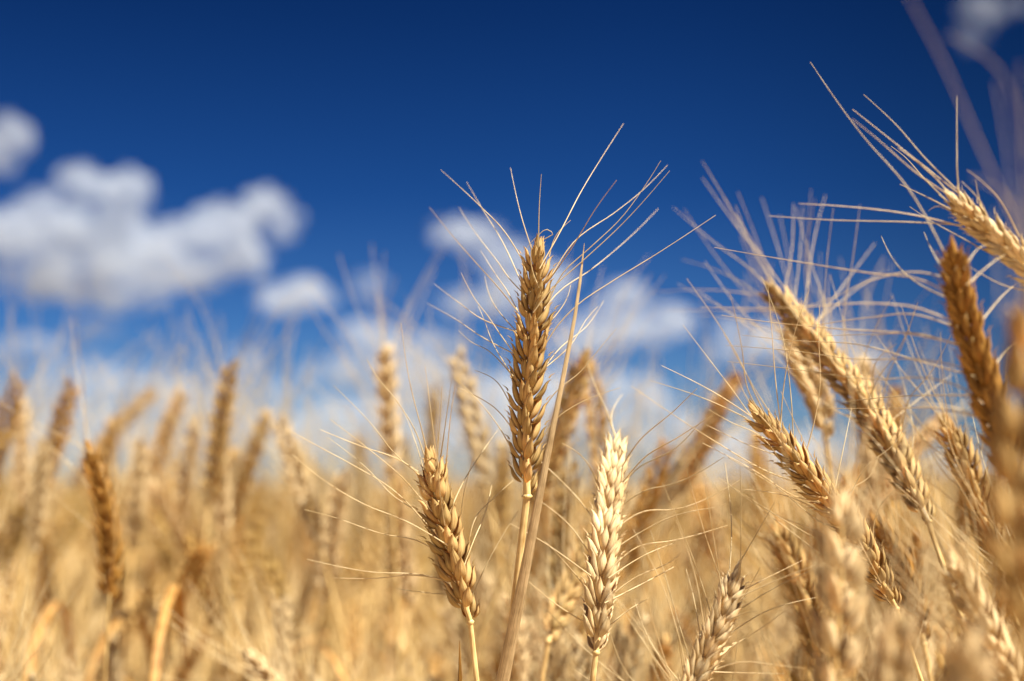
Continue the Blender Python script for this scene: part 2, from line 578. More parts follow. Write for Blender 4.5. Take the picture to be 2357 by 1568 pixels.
d_tr = [Z(3, (1680, 600), (1600, 450), (1470, 350)), Z(3, (1650, 760), (1540, 620), (1400, 480), (1250, 350)), Z(3, (1620, 920), (1500, 760), (1350, 640)),
        Z(3, (1580, 1050), (1500, 960), (1400, 880), (1200, 760)), Z(3, (1590, 1140), (1480, 960), (1380, 850)), Z(3, (1560, 1320), (1480, 1210), (1300, 1060)),
        ZD(3, .05, (1760, 380), (1720, 250), (1780, 100)), ZD(3, .03, (1740, 380), (1700, 200), (1640, 60), (1600, -60)),
        ZD(3, -.03, (1790, 460), (1850, 360), (2048, 180), (2160, 70)), ZD(3, -.03, (1800, 540), (1900, 420), (2048, 330), (2250, 200)),
        ZD(3, -.03, (1790, 620), (1850, 500), (2048, 380), (2180, 240)), ZD(3, -.02, (1790, 700), (1900, 600), (2048, 560), (2300, 420)),
        ZD(3, -.01, (1790, 780), (1900, 700), (2048, 690), (2380, 540)), ZD(3, -.01, (1800, 850), (1900, 790), (2048, 720), (2250, 680)),
        ZD(3, .0, (1770, 980), (1860, 890), (2048, 850), (2320, 770)), ZD(3, .01, (1770, 1010), (1900, 920), (2048, 860)),
        ZD(3, .0, (1760, 1120), (1850, 1040), (2048, 940), (2080, 910)), ZD(3, .02, (1780, 1110), (1900, 1060), (2040, 985)),
        Z(3, (1740, 1290), (1820, 1200), (1915, 1145))]
make_hero('pale cream wheat ear in full sun, right of the central stalk', [(1416, 1030, .60), (1400, 1180, .575), (1385, 1320, .56), (1372, 1500, .55)],
          roll=88, mat='pale', traces=d_tr, scale=1.12, seed=8, stem_r=0.0013, via=[(1370, 1540, .548), (1362, 1600, .548)], dz=0.01, pitch=4.3, awn_r=.00024)

e_tr = [ZD(5, .03, (655, 850), (640, 700), (590, 220)), ZD(5, -.01, (665, 850), (680, 650), (680, 240)), Z(5, (685, 830), (760, 680), (885, 455)),
        ZD(5, -.01, (575, 960), (530, 700), (475, 360)), ZD(5, -.02, (560, 970), (500, 750), (360, 250)), ZD(5, -.015, (470, 1150), (430, 900), (340, 640), (220, 340)),
        Z(5, (430, 1170), (400, 850), (300, 560)), Z(5, (430, 1280), (400, 1000), (360, 850)), Z(5, (380, 1400), (330, 1230), (230, 870), (150, 620)),
        Z(5, (340, 1400), (300, 1200), (200, 900), (50, 620)), Z(5, (260, 1514), (190, 1250), (80, 870)), Z(5, (210, 1514), (130, 1250), (60, 1050)),
        Z(5, (690, 980), (850, 900), (1050, 800)), Z(5, (700, 960), (900, 910), (1210, 800)), Z(5, (640, 1100), (850, 980), (1120, 850)),
        Z(5, (640, 1140), (720, 1110), (800, 1100)), Z(5, (600, 1200), (800, 1110), (1130, 1020)), Z(5, (560, 1300), (800, 1200), (980, 1070)),
        Z(5, (540, 1400), (700, 1250), (750, 1200)), Z(5, (540, 1450), (700, 1400), (900, 1420), (1070, 1440)), Z(5, (550, 1470), (700, 1470), (940, 1470))]
make_hero('short cream wheat ear leaning right, cut off by the bottom edge', [(1692, 1320, .535), (1655, 1440, .528), (1590, 1590, .522), (1545, 1760, .515)],
          roll=82, mat='pale', traces=e_tr, scale=.95, seed=9, dz=0.008, pitch=4.4)

h_tr = [ZD(4, -.03, (690, 1470), (620, 1350), (580, 1100), (540, 900), (500, 735)), Z(4, (640, 1500), (400, 1360), (70, 1195)), ZD(4, .03, (640, 1500), (400, 1420), (0, 1290)),
        Z(4, (830, 1540), (840, 1350), (900, 1020), (1000, 715)), Z(4, (860, 1540), (800, 1300), (760, 900), (740, 700)),
        ZD(4, .01, (930, 1568), (880, 1300), (830, 1000), (700, 640)), Z(4, (1070, 1568), (1075, 1300), (1060, 1000), (1065, 820)),
        Z(5, (950, 180), (800, 60), (620, -20), (480, -100)), Z(5, (1040, 270), (900, 180), (740, 120), (480, 0)), Z(5, (1120, 420), (900, 300), (660, 200)),
        Z(5, (1200, 560), (1000, 440), (700, 380)), Z(5, (1230, 730), (1050, 600), (950, 560), (790, 470)), ZD(5, .02, (1270, 320), (1300, 100), (1340, -100)),
        Z(5, (1400, 560), (1300, 420), (1450, 300), (1500, 180)), Z(5, (1480, 700), (1500, 500), (1600, 380)), Z(5, (1330, 400), (1420, 250), (1600, 100), (1660, 0))]
make_hero('long slim wheat ear leaning left, its cream tip in front of the blurred ears', [(1738, 950, .545), (1850, 1085, .545), (1960, 1220, .55), (2062, 1400, .555)],
          roll=65, mat='gold', traces=h_tr, scale=0.92, seed=12, stem_r=0.0011, via=[(2090, 1460, .556), (2130, 1590, .556)], dz=0.008, pitch=4.6, awn_n=14, awn_len=.065)

k_tr = [ZD(4, .0, (1150, 1150), (1100, 1000), (1100, 700), (1150, 210)), ZD(4, .0, (1220, 1180), (1210, 900), (1260, 600), (1318, 185)),
        ZD(4, .0, (1150, 1150), (1140, 900), (1120, 700), (1130, 620)), ZD(4, -.03, (1350, 1400), (1350, 1150), (1420, 950), (1520, 760)),
        ZD(4, -.03, (1400, 1450), (1440, 1280), (1560, 1100), (1680, 800)), ZD(4, -.02, (1470, 1430), (1500, 1250), (1590, 1060), (1660, 850)),
        ZD(4, -.03, (1570, 1568), (1620, 1400), (1750, 1250), (1890, 1000)), ZD(4, -.03, (1350, 1350), (1400, 1200), (1550, 1060)),
        ZD(4, .04, (1600, 1500), (1700, 1400), (1900, 1250)), ZD(4, .05, (780, 700), (740, 560), (600, 390), (330, 20)),
        ZD(4, .06, (760, 800), (600, 690), (200, 530)), ZD(4, .02, (840, 720), (870, 600), (900, 180)), ZD(4, .05, (900, 800), (940, 500), (960, 200)),
        ZD(4, .05, (960, 820), (1030, 400), (1100, 130)), ZD(4, .06, (1000, 900), (1200, 700), (1410, 430)), ZD(4, .06, (1050, 900), (1250, 750), (1500, 580)),
        ZD(4, .06, (740, 770), (500, 730), (0, 740)), ZD(4, .06, (760, 900), (500, 860), (100, 850)), ZD(4, .06, (820, 1000), (600, 920), (300, 880))]
make_hero('long golden wheat ear sloping down to the right, soft towards its tip', [(1778, 668, .68), (1880, 790, .65), (2010, 960, .62), (2136, 1200, .585)],
          roll=60, mat='gold', traces=k_tr, scale=1.08, seed=14, stem_r=0.0013, via=[(2180, 1330, .575), (2270, 1590, .56)], dz=0.01, pitch=4.4, awn_r=.00019, awn_n=14, awn_len=.07)

f_tr = [ZD(4, .09, (1835, 720), (1700, 660), (1400, 620), (900, 540), (405, 455)), ZD(4, .0, (1840, 660), (1700, 620), (1400, 660), (1150, 770), (900, 850)),
        ZD(4, .03, (1840, 850), (1650, 820), (1400, 800), (900, 830), (320, 830)), ZD(4, .05, (1830, 910), (1650, 870), (1400, 890), (1000, 950)),
        ZD(4, .11, (1890, 1070), (1700, 1020), (1200, 970), (800, 930), (450, 880)), ZD(4, .06, (1870, 1060), (1750, 1010), (1400, 1000), (1100, 1010)),
        ZD(4, .12, (1980, 1220), (1800, 1180), (1300, 1160), (900, 1105), (475, 1070)), ZD(4, .11, (1980, 1220), (1750, 1180), (1300, 1060), (920, 1040), (580, 1005)),
        ZD(4, .11, (2000, 1380), (1850, 1310), (1400, 1290), (900, 1220), (485, 1170)), ZD(4, .11, (2000, 1430), (1850, 1390), (1600, 1390), (1210, 1425)),
        ZD(4, .11, (2050, 1540), (1900, 1490), (1500, 1470), (1110, 1465)), (0.055, (2189, 575), (2100, 440), (1985, 310), (1865, 143)),
        ZD(4, .03, (1960, 560), (2050, 470), (2110, 440)), ZD(4, .03, (2070, 680), (2140, 560), (2230, 500)), ZD(4, .03, (2110, 920), (2180, 800), (2300, 680)),
        ZD(4, .03, (2220, 1180), (2240, 1100), (2320, 1040)), ZD(4, -.06, (2060, 1568), (1950, 1480), (1700, 1440), (1500, 1400)),
        ZD(4, .06, (1840, 840), (1700, 700), (1450, 380)), ZD(4, .06, (1840, 640), (1780, 500), (1720, 360))]
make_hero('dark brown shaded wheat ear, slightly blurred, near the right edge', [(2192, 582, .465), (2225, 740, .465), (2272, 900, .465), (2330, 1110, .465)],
          roll=80, mat='brown', traces=f_tr, scale=0.98, seed=17, stem_r=0.0013, dz=0.01, pitch=4.2, awn_r=.00019)  # its shade is partly carried by the brown husk colour

g_tr = [Z(7, (1240, 1420), (1000, 1230), (700, 960), (540, 830)), Z(7, (1380, 1440), (1160, 1260), (850, 1010), (540, 762)),
        ZD(7, .02, (1250, 1350), (1050, 1120), (850, 880), (618, 660)), ZD(7, .05, (1200, 1430), (1060, 1270), (900, 1090), (810, 1020)),
        Z(7, (1310, 1370), (1280, 1230), (1270, 1000), (1268, 670)), ZD(7, .02, (1250, 1450), (1100, 1390), (870, 1285)),
        Z(7, (1420, 1400), (1410, 1330), (1397, 1250)), Z(7, (1520, 1510), (1430, 1390), (1300, 1265)), ZD(7, -.02, (1680, 1530), (1560, 1380), (1450, 1270), (1340, 1185)),
        ZD(7, .0, (1240, 1568), (1000, 1505), (500, 1440), (165, 1420)), ZD(7, .0, (1240, 1590), (900, 1550), (400, 1535), (-42, 1505)),
        ZD(7, .02, (1230, 1480), (1150, 1440), (1070, 1470)), ZD(4, .03, (2300, 600), (2000, 420), (1750, 280), (1630, 200))]
make_hero('cream wheat ear nodding left high in the right corner, cut by the edge', [(2196, 462, .50), (2265, 525, .50), (2340, 590, .50), (2440, 720, .51)],
          roll=75, mat='pale', traces=g_tr, scale=0.85, seed=21, stem_r=0.0013, via=[(2480, 850, .52), (2500, 1000, .52)], dz=0.008, pitch=4.2, awn_n=5, awn_len=.03)

# foreground stalks close to the lens, strongly blurred
make_hero('big olive brown wheat ear close to the lens, hugging the right edge', [(2395, 660, .33), (2366, 850, .33), (2338, 1060, .33), (2332, 1250, .33), (2352, 1460, .335)],
          roll=20, mat='gold', scale=0.95, seed=23, dz=.01, pitch=5.6, awn_r=.00014, traces=[
              (.0, (2335, 700), (2330, 450), (2290, 190)), (.0, (2350, 640), (2356, 400), (2346, 140)), (-.02, (2345, 600), (2260, 350), (2160, 120), (2085, -20)),
              (-.02, (2345, 560), (2357, 420), (2300, 160), (2180, 80)), (.0, (2350, 640), (2345, 480), (2240, 405)), (.02, (2340, 900), (2300, 700), (2290, 480))])
make_hero('blurred cream wheat ear standing in front of the leaning ears', [(1935, 1165, .42), (1937, 1300, .42), (1928, 1450, .42), (1915, 1660, .42)],
          roll=35, mat='pale', scale=1.05, seed=25, awn_n=10, awn_len=.05, awn_out=.2, pitch=5.8, flare=4)
make_hero('blurred pale wheat ear leaning left in the bottom right corner', [(2195, 1300, .46), (2262, 1440, .46), (2330, 1580, .46), (2390, 1760, .46)],
          roll=62, mat='pale', scale=0.95, seed=27, awn_n=26, awn_len=.05)
make_hero('wheat ear cut by the right edge beside the bottom corner ear', [(2330, 1270, .5), (2370, 1380, .5), (2400, 1560, .5)],
          roll=40, mat='gold', scale=0.9, seed=28, awn_n=26, awn_len=.05, awn_out=.6)
make_hero('pale out of focus ear tip rising at the bottom between the slanting stems', [(2062, 1440, .36), (2055, 1560, .36), (2040, 1760, .36)],
          roll=20, mat='pale', scale=0.8, seed=41, awn_n=8, awn_len=.045, awn_out=.3, pitch=4.6)
make_hero('pale out of focus ear at the very bottom beneath the corner ear', [(2235, 1490, .33), (2225, 1620, .33), (2205, 1800, .33)],
          roll=50, mat='pale', scale=0.8, seed=43, awn_n=8, awn_len=.045, awn_out=.3, pitch=4.6)
make_hero('golden ear half hidden behind the curved awns of the dark brown ear', [(2180, 985, .62), (2225, 1080, .62), (2262, 1180, .62), (2300, 1300, .62)],
          roll=50, mat='gold', scale=1.0, seed=45, awn_n=22, awn_len=.06)
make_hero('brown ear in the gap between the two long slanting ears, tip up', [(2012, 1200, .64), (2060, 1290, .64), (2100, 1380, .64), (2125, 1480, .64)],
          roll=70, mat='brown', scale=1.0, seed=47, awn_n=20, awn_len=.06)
make_hero('pale ear leaning left low behind the blurred foreground ear', [(1790, 1225, .66), (1835, 1320, .66), (1872, 1420, .66), (1890, 1540, .66)],
          roll=40, mat='gold', scale=1.0, seed=49, awn_n=20, awn_len=.065)
# slightly behind the sharp ones
make_hero('grey gold wheat ear, mildly blurred, between the central and the cream ear', [(1356, 1225, .70), (1325, 1320, .69), (1290, 1400, .68), (1262, 1475, .67)],
          roll=60, mat='gold', scale=0.95, seed=31, awn_n=14, via=[(1255, 1520, .67), (1243, 1590, .67)], dz=.02)
make_hero('tan wheat ear leaning right behind the tallest central ear', [(1345, 825, .80), (1310, 930, .80), (1265, 1060, .80), (1215, 1185, .80)],
          roll=50, mat='gold', scale=1.1, seed=33, awn_n=16, awn_len=.065, group='blurred wheat stalks just behind the sharp ones')
make_hero('pale gold blurred wheat ear hanging behind the long sloping ear', [(1822, 760, .72), (1850, 850, .72), (1885, 930, .72), (1900, 1010, .72)],
          roll=30, mat='pale', scale=1.05, seed=35, awn_n=14, awn_len=.07, group='blurred wheat stalks just behind the sharp ones')
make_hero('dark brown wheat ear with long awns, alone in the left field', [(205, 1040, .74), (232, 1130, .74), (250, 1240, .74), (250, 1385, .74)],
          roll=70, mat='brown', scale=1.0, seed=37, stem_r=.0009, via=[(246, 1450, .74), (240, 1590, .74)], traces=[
              ZD(6, .0, (390, 560), (250, 480), (100, 400), (0, 340)), ZD(6, .0, (440, 740), (350, 650), (240, 590)), ZD(6, .0, (440, 800), (340, 660), (120, 430)),
              ZD(6, -.04, (400, 540), (380, 350), (345, 50)), ZD(6, .0, (450, 900), (300, 800), (200, 720)), ZD(6, .0, (410, 700), (300, 600), (130, 500))],
          awn_n=6, group='blurred wheat stalks just behind the sharp ones')

# the dry leaf blade beside the central stalk
lf = empty('wheat_leaf_blade', Vector((at(1120, 1800, .55)[0], at(1120, 1800, .55)[1], 0)))
tag(lf, 'narrow dry brown leaf blade rising beside the central stalk', 'leaf blade')
o3 = np.array(lf.location)
base = at(1150, 1600, .545)
bd = unit(base - at(1195, 1380, .54))
foot = base + bd * (base[2] / -bd[2])
lf.location = Vector((foot[0], foot[1], 0))
o3 = np.array(lf.location)
lp = catmull([foot, base * .5 + foot * .5, base, at(1195, 1380, .54), at(1250, 1100, .535), at(1300, 850, .537), at(1328, 700, .54), at(1345, 560, .545)], 70)
tt = np.linspace(0, 1, 70)
mb = MB()
mb.add(*tube(lp - o3, np.interp([proj(q)[0][1] for q in lp], [560, 600, 750, 1000, 1250, 1600, 4000], [.0001, .0005, .0007, .0011, .0018, .0027, .0034]), 12, 0.4, side_dir=FWD))
obj('blade', mb.mesh('blade', straw('blade_dry', (0.34, 0.22, 0.10), (0.72, 0.53, 0.29), 0.18, 0.6, 1.0, 8.0, 0.05)), lf)


lf2 = empty('wheat_leaf_blade', Vector((float(at(1056, 1600, .54)[0]), float(at(1056, 1600, .54)[1]), 0)))
tag(lf2, 'short dark brown pointed blade tip at the bottom edge, left of the central stalk', 'leaf blade')
o3 = np.array(lf2.location)
lp = catmull([o3 + np.array((0, 0, -.003)), o3 * (1, 1, 0) + np.array((0, 0, .45)), at(1057, 1590, .54), at(1060, 1530, .54), at(1058, 1475, .54)], 60)
mb = MB()
mb.add(*tube(lp - o3, np.interp([proj(q)[0][1] for q in lp], [1475, 1500, 1560, 4000], [.0001, .0004, .0008, .0012]), 10, 0.4, side_dir=FWD))
obj('blade', mb.mesh('blade', M['brown']), lf2)

# ------------------------------------------------------------------ the crop behind: simpler stalks, copied one by one
def local_stalk(seed, height=0.9, lean=0.12, lod=0, nod=0.0):
    """stalk standing at the origin, leaning to +x; returns builders for stem, ear, beard, leaf"""
    r = random.Random(seed)
    earL = r.uniform(.075, .095)
    a = lean
    P = []
    x = z = 0.0
    k = 14 if lod < 2 else 6
    for i in range(k + 1):
        P.append((x, 0.0, z))
        u = (i + 1) / (k + 1)
        an = a * u * u * 1.3 + (nod * max(0, u - .8) * 4)
        st = (height - earL) / k
        x += math.sin(an) * st
        z += math.cos(an) * st
    P = np.array(P)
    T = unit(P[-1] - P[-2])
    stem, ear, beard, leaf = MB(), MB(), MB(), []
    if lod == 0:
        stem.add(*tube(P, np.linspace(.0021, .0013, len(P)), 6))
    else:
        stem.add(*tube(P, np.linspace(.0025, .0015, len(P)), 4 if lod == 1 else 3))
    tipa = math.atan2(T[0], T[2])
    E = [P[-1]]
    m = 12
    for i in range(m):
        tipa += nod * .05 + a * .02
        E.append(E[-1] + np.array((math.sin(tipa), 0, math.cos(tipa))) * earL / m)
    E = np.array(E)
    ph = r.uniform(0, math.pi)
    if lod == 2:
        rr = np.array([.0025, .0068, .0055, .0072, .0052, .0062, .002])
        ear.add(*tube(catmull(E[::3], 7), rr, 6))
    else:
        n = int(earL / .0052)
        for i in range(n):
            u = i / n
            q = u * m
            i0 = int(q)
            C = E[i0] + (E[i0 + 1] - E[i0]) * (q - i0)
            T = unit(E[min(i0 + 1, m)] - E[max(i0 - 1, 0)])
            U0 = unit(np.cross(T, (0, 1, 0)))
            V0 = np.cross(T, U0)
            U = U0 * math.cos(ph) + V0 * math.sin(ph)
            V = np.cross(T, U)
            s = 1 if i % 2 else -1
            sc = float(np.interp(u, [0, .1, .7, 1], [.7, 1.08, 1.08, .75]))
            if lod == 0:
                mb_, tips = spikelet(C, T, U, V, s, sc, r, hi=False, flare=7)
                v, h, t, f = mb_.data()
                ear.add(v, h, f)
            else:
                tips = []
                for qv in (-1, 1):
                    sc *= 1.0
                    D = unit(T + U * s * .4 + V * qv * .32)
                    Bp = C + U * s * .001 + V * qv * .001
                    ear.add(*husk(Bp, D, unit(U * s + V * qv), .0115 * sc, .0044 * sc, .0044 * sc, False, 5, 4, .1, r.random() * 9))
                    tips.append((Bp + D * .011 * sc, D))
            for (tp, dr) in tips[:2]:
                if r.random() < (.8 if lod == 0 else .4):
                    L = r.uniform(.05, .085)
                    d1 = unit(dr + T * .35 + np.array([r.gauss(0, .1) for _ in range(3)]))
                    d2 = unit(d1 + np.array([r.gauss(0, .15) for _ in range(3)]) + np.array((0, 0, .08)))
                    c = catmull([tp, tp + d1 * L * .5, tp + d1 * L * .5 + d2 * L * .5], 7 if lod == 0 else 4)
                    beard.add(*tube(c, np.linspace(.00030, .00014, len(c)), 3))
    if lod == 2:
        for q in range(7):
            d1 = unit(np.array((r.gauss(0, .4) + .2, r.gauss(0, .4), 1)))
            c = np.array([E[4], E[4] + d1 * .1])
            beard.add(*tube(c, [.0005, .0002], 3))
    for q in range(2 if lod < 2 else 1):                      # dry leaves
        i0 = int(len(P) * r.uniform(.55, .85))
        b = P[i0]
        az = r.uniform(0, 6.28)
        hd = np.array((math.cos(az), math.sin(az), 0))
        L = r.uniform(.09, .2)
        up = r.uniform(.2, 1.1)
        c = catmull([b, b + hd * L * .35 + np.array((0, 0, up * L * .5)), b + hd * L * .75 + np.array((0, 0, up * L * .35)), b + hd * L + np.array((0, 0, -L * r.uniform(0, .6)))], 9 if lod < 2 else 4)
        w = np.interp(np.linspace(0, 1, len(c)), [0, .25, .7, 1], [.0018, .0038, .0028, .0004])
        leaf.append(MB())
        leaf[-1].add(*tube(c, w, 6 if lod == 0 else 4, .12, side_dir=np.array((0, 0, 1.0)) + hd * .3))
    return stem, ear, beard, leaf


PROTO = []
for q, (ln, nd) in enumerate(((.05, 0), (.12, .1), (.2, .25), (.3, .35), (.1, 0), (.38, .6), (.16, .15), (.24, .0))):
    st, er, bd, lv = local_stalk(100 + q, .9, ln, 0, nd)
    PROTO.append({'stem': st.mesh('stem', M['stem']), 'ear': er.mesh('ear', M['field']), 'beard': bd.mesh('beard', M['awn']), 'leaf': [q_.mesh('leaf', M['leaf']) for q_ in lv],
                  'earv': er.data()[0]})


def base_stalk(p):
    root = empty('wheat_stalk', (0, 0, 0))
    obj('stem', p['stem'], root)
    e = obj('ear', p['ear'], root)
    obj('beard', p['beard'], e)
    for lm in p['leaf']:
        obj('leaf', lm, root)
    return root


SRC = {}


def copy_stalk(i, loc, rz, sc, label, group, tilt=0.0):
    if i not in SRC:
        SRC[i] = r_ = base_stalk(PROTO[i])
    else:
        r_ = SRC[i].copy()
        COL.objects.link(r_)
        for ch in SRC[i].children:
            c = ch.copy()
            COL.objects.link(c)
            c.parent = r_
            for g in ch.children:
                d = g.copy()
                COL.objects.link(d)
                d.parent = c
    r_.location = loc
    r_.rotation_euler = (0, tilt, rz)
    r_.scale = (sc, sc, sc)
    tag(r_, label, 'wheat stalk', group)
    return r_


def place_ear(tip, base, d, label, mat=None):
    """one stalk of the row behind whose ear shows from photo point tip to base"""
    a, b = at(tip[0], tip[1], d), at(base[0], base[1], d)
    ax = a - b
    lean = math.atan2(ax[0], ax[2])
    # choose the prototype whose ear leans most like it
    bi, bd_ = 0, 9
    for i, p in enumerate(PROTO):
        v = p['earv']
        lo, hi = v[v[:, 2] < v[:, 2].min() + .012].mean(0), v[v[:, 2] > v[:, 2].max() - .008].mean(0)
        p['tip'], p['base'] = hi, lo
        la = math.atan2((hi - lo)[0], (hi - lo)[2])
        if abs(abs(lean) - la) + .02 * ((i * 7 + int(tip[0])) % 5) < bd_:
            bi, bd_ = i, abs(abs(lean) - la) + .02 * ((i * 7 + int(tip[0])) % 5)
    p = PROTO[bi]
    sg = 1 if lean >= 0 else -1
    sc = a[2] / p['tip'][2]
    rz = 0 if sg > 0 else math.pi
    rz += rng.uniform(-.3, .3)
    off = p['tip'][0] * sc
    o = copy_stalk(bi, (a[0] - off * math.cos(rz), a[1] - off * math.sin(rz), 0), rz, sc, label, 'blurred wheat stalks rising above the crop')
    for ch in o.children:
        if ch.name.startswith('ear'):
            ch.material_slots[0].link = 'OBJECT'
            ch.material_slots[0].material = M[mat or 'field']
    return o


BACK = [
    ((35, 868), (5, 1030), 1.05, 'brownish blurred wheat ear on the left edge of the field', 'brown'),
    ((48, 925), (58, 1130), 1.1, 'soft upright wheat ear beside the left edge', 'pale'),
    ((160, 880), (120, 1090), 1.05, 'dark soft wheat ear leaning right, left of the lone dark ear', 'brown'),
    ((262, 965), (240, 1120), 1.15, 'blurred wheat ear rising just behind the lone dark ear'),
    ((345, 900), (265, 1010), 1.2, 'pale nodding wheat ear behind the lone dark ear', 'pale'),
    ((415, 900), (368, 1070), 1.15, 'blurred tan wheat ear leaning right, in the left field gap', 'gold'),
    ((452, 968), (430, 1160), 1.1, 'blurred wheat ear with a bright white tip in the left field', 'pale'),
    ((532, 842), (508, 1080), 0.98, 'tallest blurred wheat ear of the left field, orange gold', 'gold'),
    ((612, 950), (565, 1150), 1.05, 'blurred brown wheat ear left of the cream drooping one', 'gold'),
    ((648, 962), (728, 1185), 0.95, 'cream blurred wheat ear drooping to the left', 'pale'),
    ((888, 800), (902, 1080), 0.92, 'tall blurred upright wheat ear left of the central stalk', 'pale'),
    ((905, 1080), (935, 1310), 0.95, 'blurred wheat ear directly below the tall upright one', 'pale'),
    ((1058, 808), (1105, 1075), 0.95, 'blurred wheat ear leaning left, just left of the central ear', 'pale'),
    ((1352, 838), (1398, 1080), 0.92, 'blurred wheat ear crossing behind the tip of the dry blade', 'gold'),
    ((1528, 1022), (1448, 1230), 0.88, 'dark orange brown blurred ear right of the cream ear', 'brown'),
    ((1692, 872), (1598, 1095), 0.9, 'rust coloured blurred ear leaning right under the cloud', 'gold'),
    ((1740, 1000), (1765, 1200), 1.05, 'wide blurred tan ear behind the slim leaning ear'),
    ((1990, 830), (2010, 1010), 0.85, 'blurred cream ear showing above the sloping ear', 'pale'),
    ((2160, 960), (2080, 1080), 0.85, 'blurred pale ear between the sloping ear and the dark ear', 'pale'),
    ((2060, 900), (2040, 1090), 0.95, 'faint blurred ear beside the dark ear'),
    ((1470, 1400), (1438, 1590), 0.78, 'blurred cream ear near the bottom, right of the cream sunlit ear', 'pale'),
        ((2110, 1230), (2070, 1420), 0.8, 'brown soft ear between the two slanting stems', 'brown'),
    ((575, 1505), (660, 1620), 0.75, 'cream ear tip poking up at the bottom left', 'pale'),
    ((820, 1010), (845, 1200), 1.2, 'faint tan ear left of the tall upright blurred one'),
    ((1000, 900), (985, 1080), 1.25, 'faint ear between the two blurred ears left of centre'),
    ((1160, 1060), (1150, 1240), 1.0, 'soft ear low behind the central stalk'),
    ((700, 1040), (690, 1200), 1.3, 'faint ear right of the cream drooping one', 'pale'),
    ((505, 985), (520, 1180), 1.0, 'pale blurred ear just right below the tallest orange gold one', 'pale'),
    ((325, 1020), (310, 1200), 1.05, 'cream soft ear low between the lone dark ear and the leaning tan one', 'pale'),
    ((100, 1020), (90, 1210), 1.0, 'pale soft ear low between the left edge ears and the lone dark one', 'pale'),
    ((790, 1090), (765, 1270), .98, 'pale soft ear low left of the brown leaning sharp ear', 'pale'),
    ((1640, 1000), (1560, 1130), .92, 'tan soft ear leaning right below the rust coloured one', 'gold'),
    ((1315, 1075), (1290, 1240), .85, 'golden soft ear right behind the dry leaf blade', 'gold'),
    ((1010, 1130), (1020, 1300), 1.0, 'cream soft ear behind the tip of the brown leaning sharp ear', 'pale'),
]
for b in BACK:
    place_ear(*b)

# individually copied crop
fill = []
r5 = random.Random(77)
tries = 0
while len(fill) < 176 and tries < 6000:
    tries += 1
    y = 0.95 + 1.35 * r5.random() ** 0.8
    x = (r5.random() * 2 - 1) * (0.40 * y + .06)
    if any((x - a) ** 2 + (y - b) ** 2 < .035 ** 2 for a, b in fill):
        continue
    fill.append((x, y))
near = []
tries = 0
while len(near) < 62 and tries < 6000:
    tries += 1
    y = r5.uniform(.68, .98)
    x = -.40 * y + .86 * y * r5.random() ** .8
    if any((x - a) ** 2 + (y - b) ** 2 < .02 ** 2 for a, b in near):
        continue
    near.append((x, y))
for (x, y) in near:
    i = r5.randrange(len(PROTO))
    top = r5.uniform(.70, .80) + (.03 if x > .08 else 0)
    o = copy_stalk(i, (x, y, 0), r5.uniform(0, 6.28), top / PROTO[i]['tip'][2], 'soft wheat stalk standing low among the stems behind the sharp ears', 'low blurred wheat stalks')
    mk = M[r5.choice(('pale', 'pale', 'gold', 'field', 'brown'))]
    for ch in o.children:
        if ch.name.startswith('ear'):
            ch.material_slots[0].link = 'OBJECT'
            ch.material_slots[0].material = mk
for (x, y) in fill:
    i = r5.randrange(len(PROTO))
    top = min(.915, max(.70, r5.gauss(.843, .042)))
    sc = top / PROTO[i]['tip'][2]
    copy_stalk(i, (x, y, 0), r5.uniform(0, 6.28), sc, 'blurred ripe wheat stalk standing in the dense crop behind the sharp ears', 'blurred wheat stalks of the dense crop')


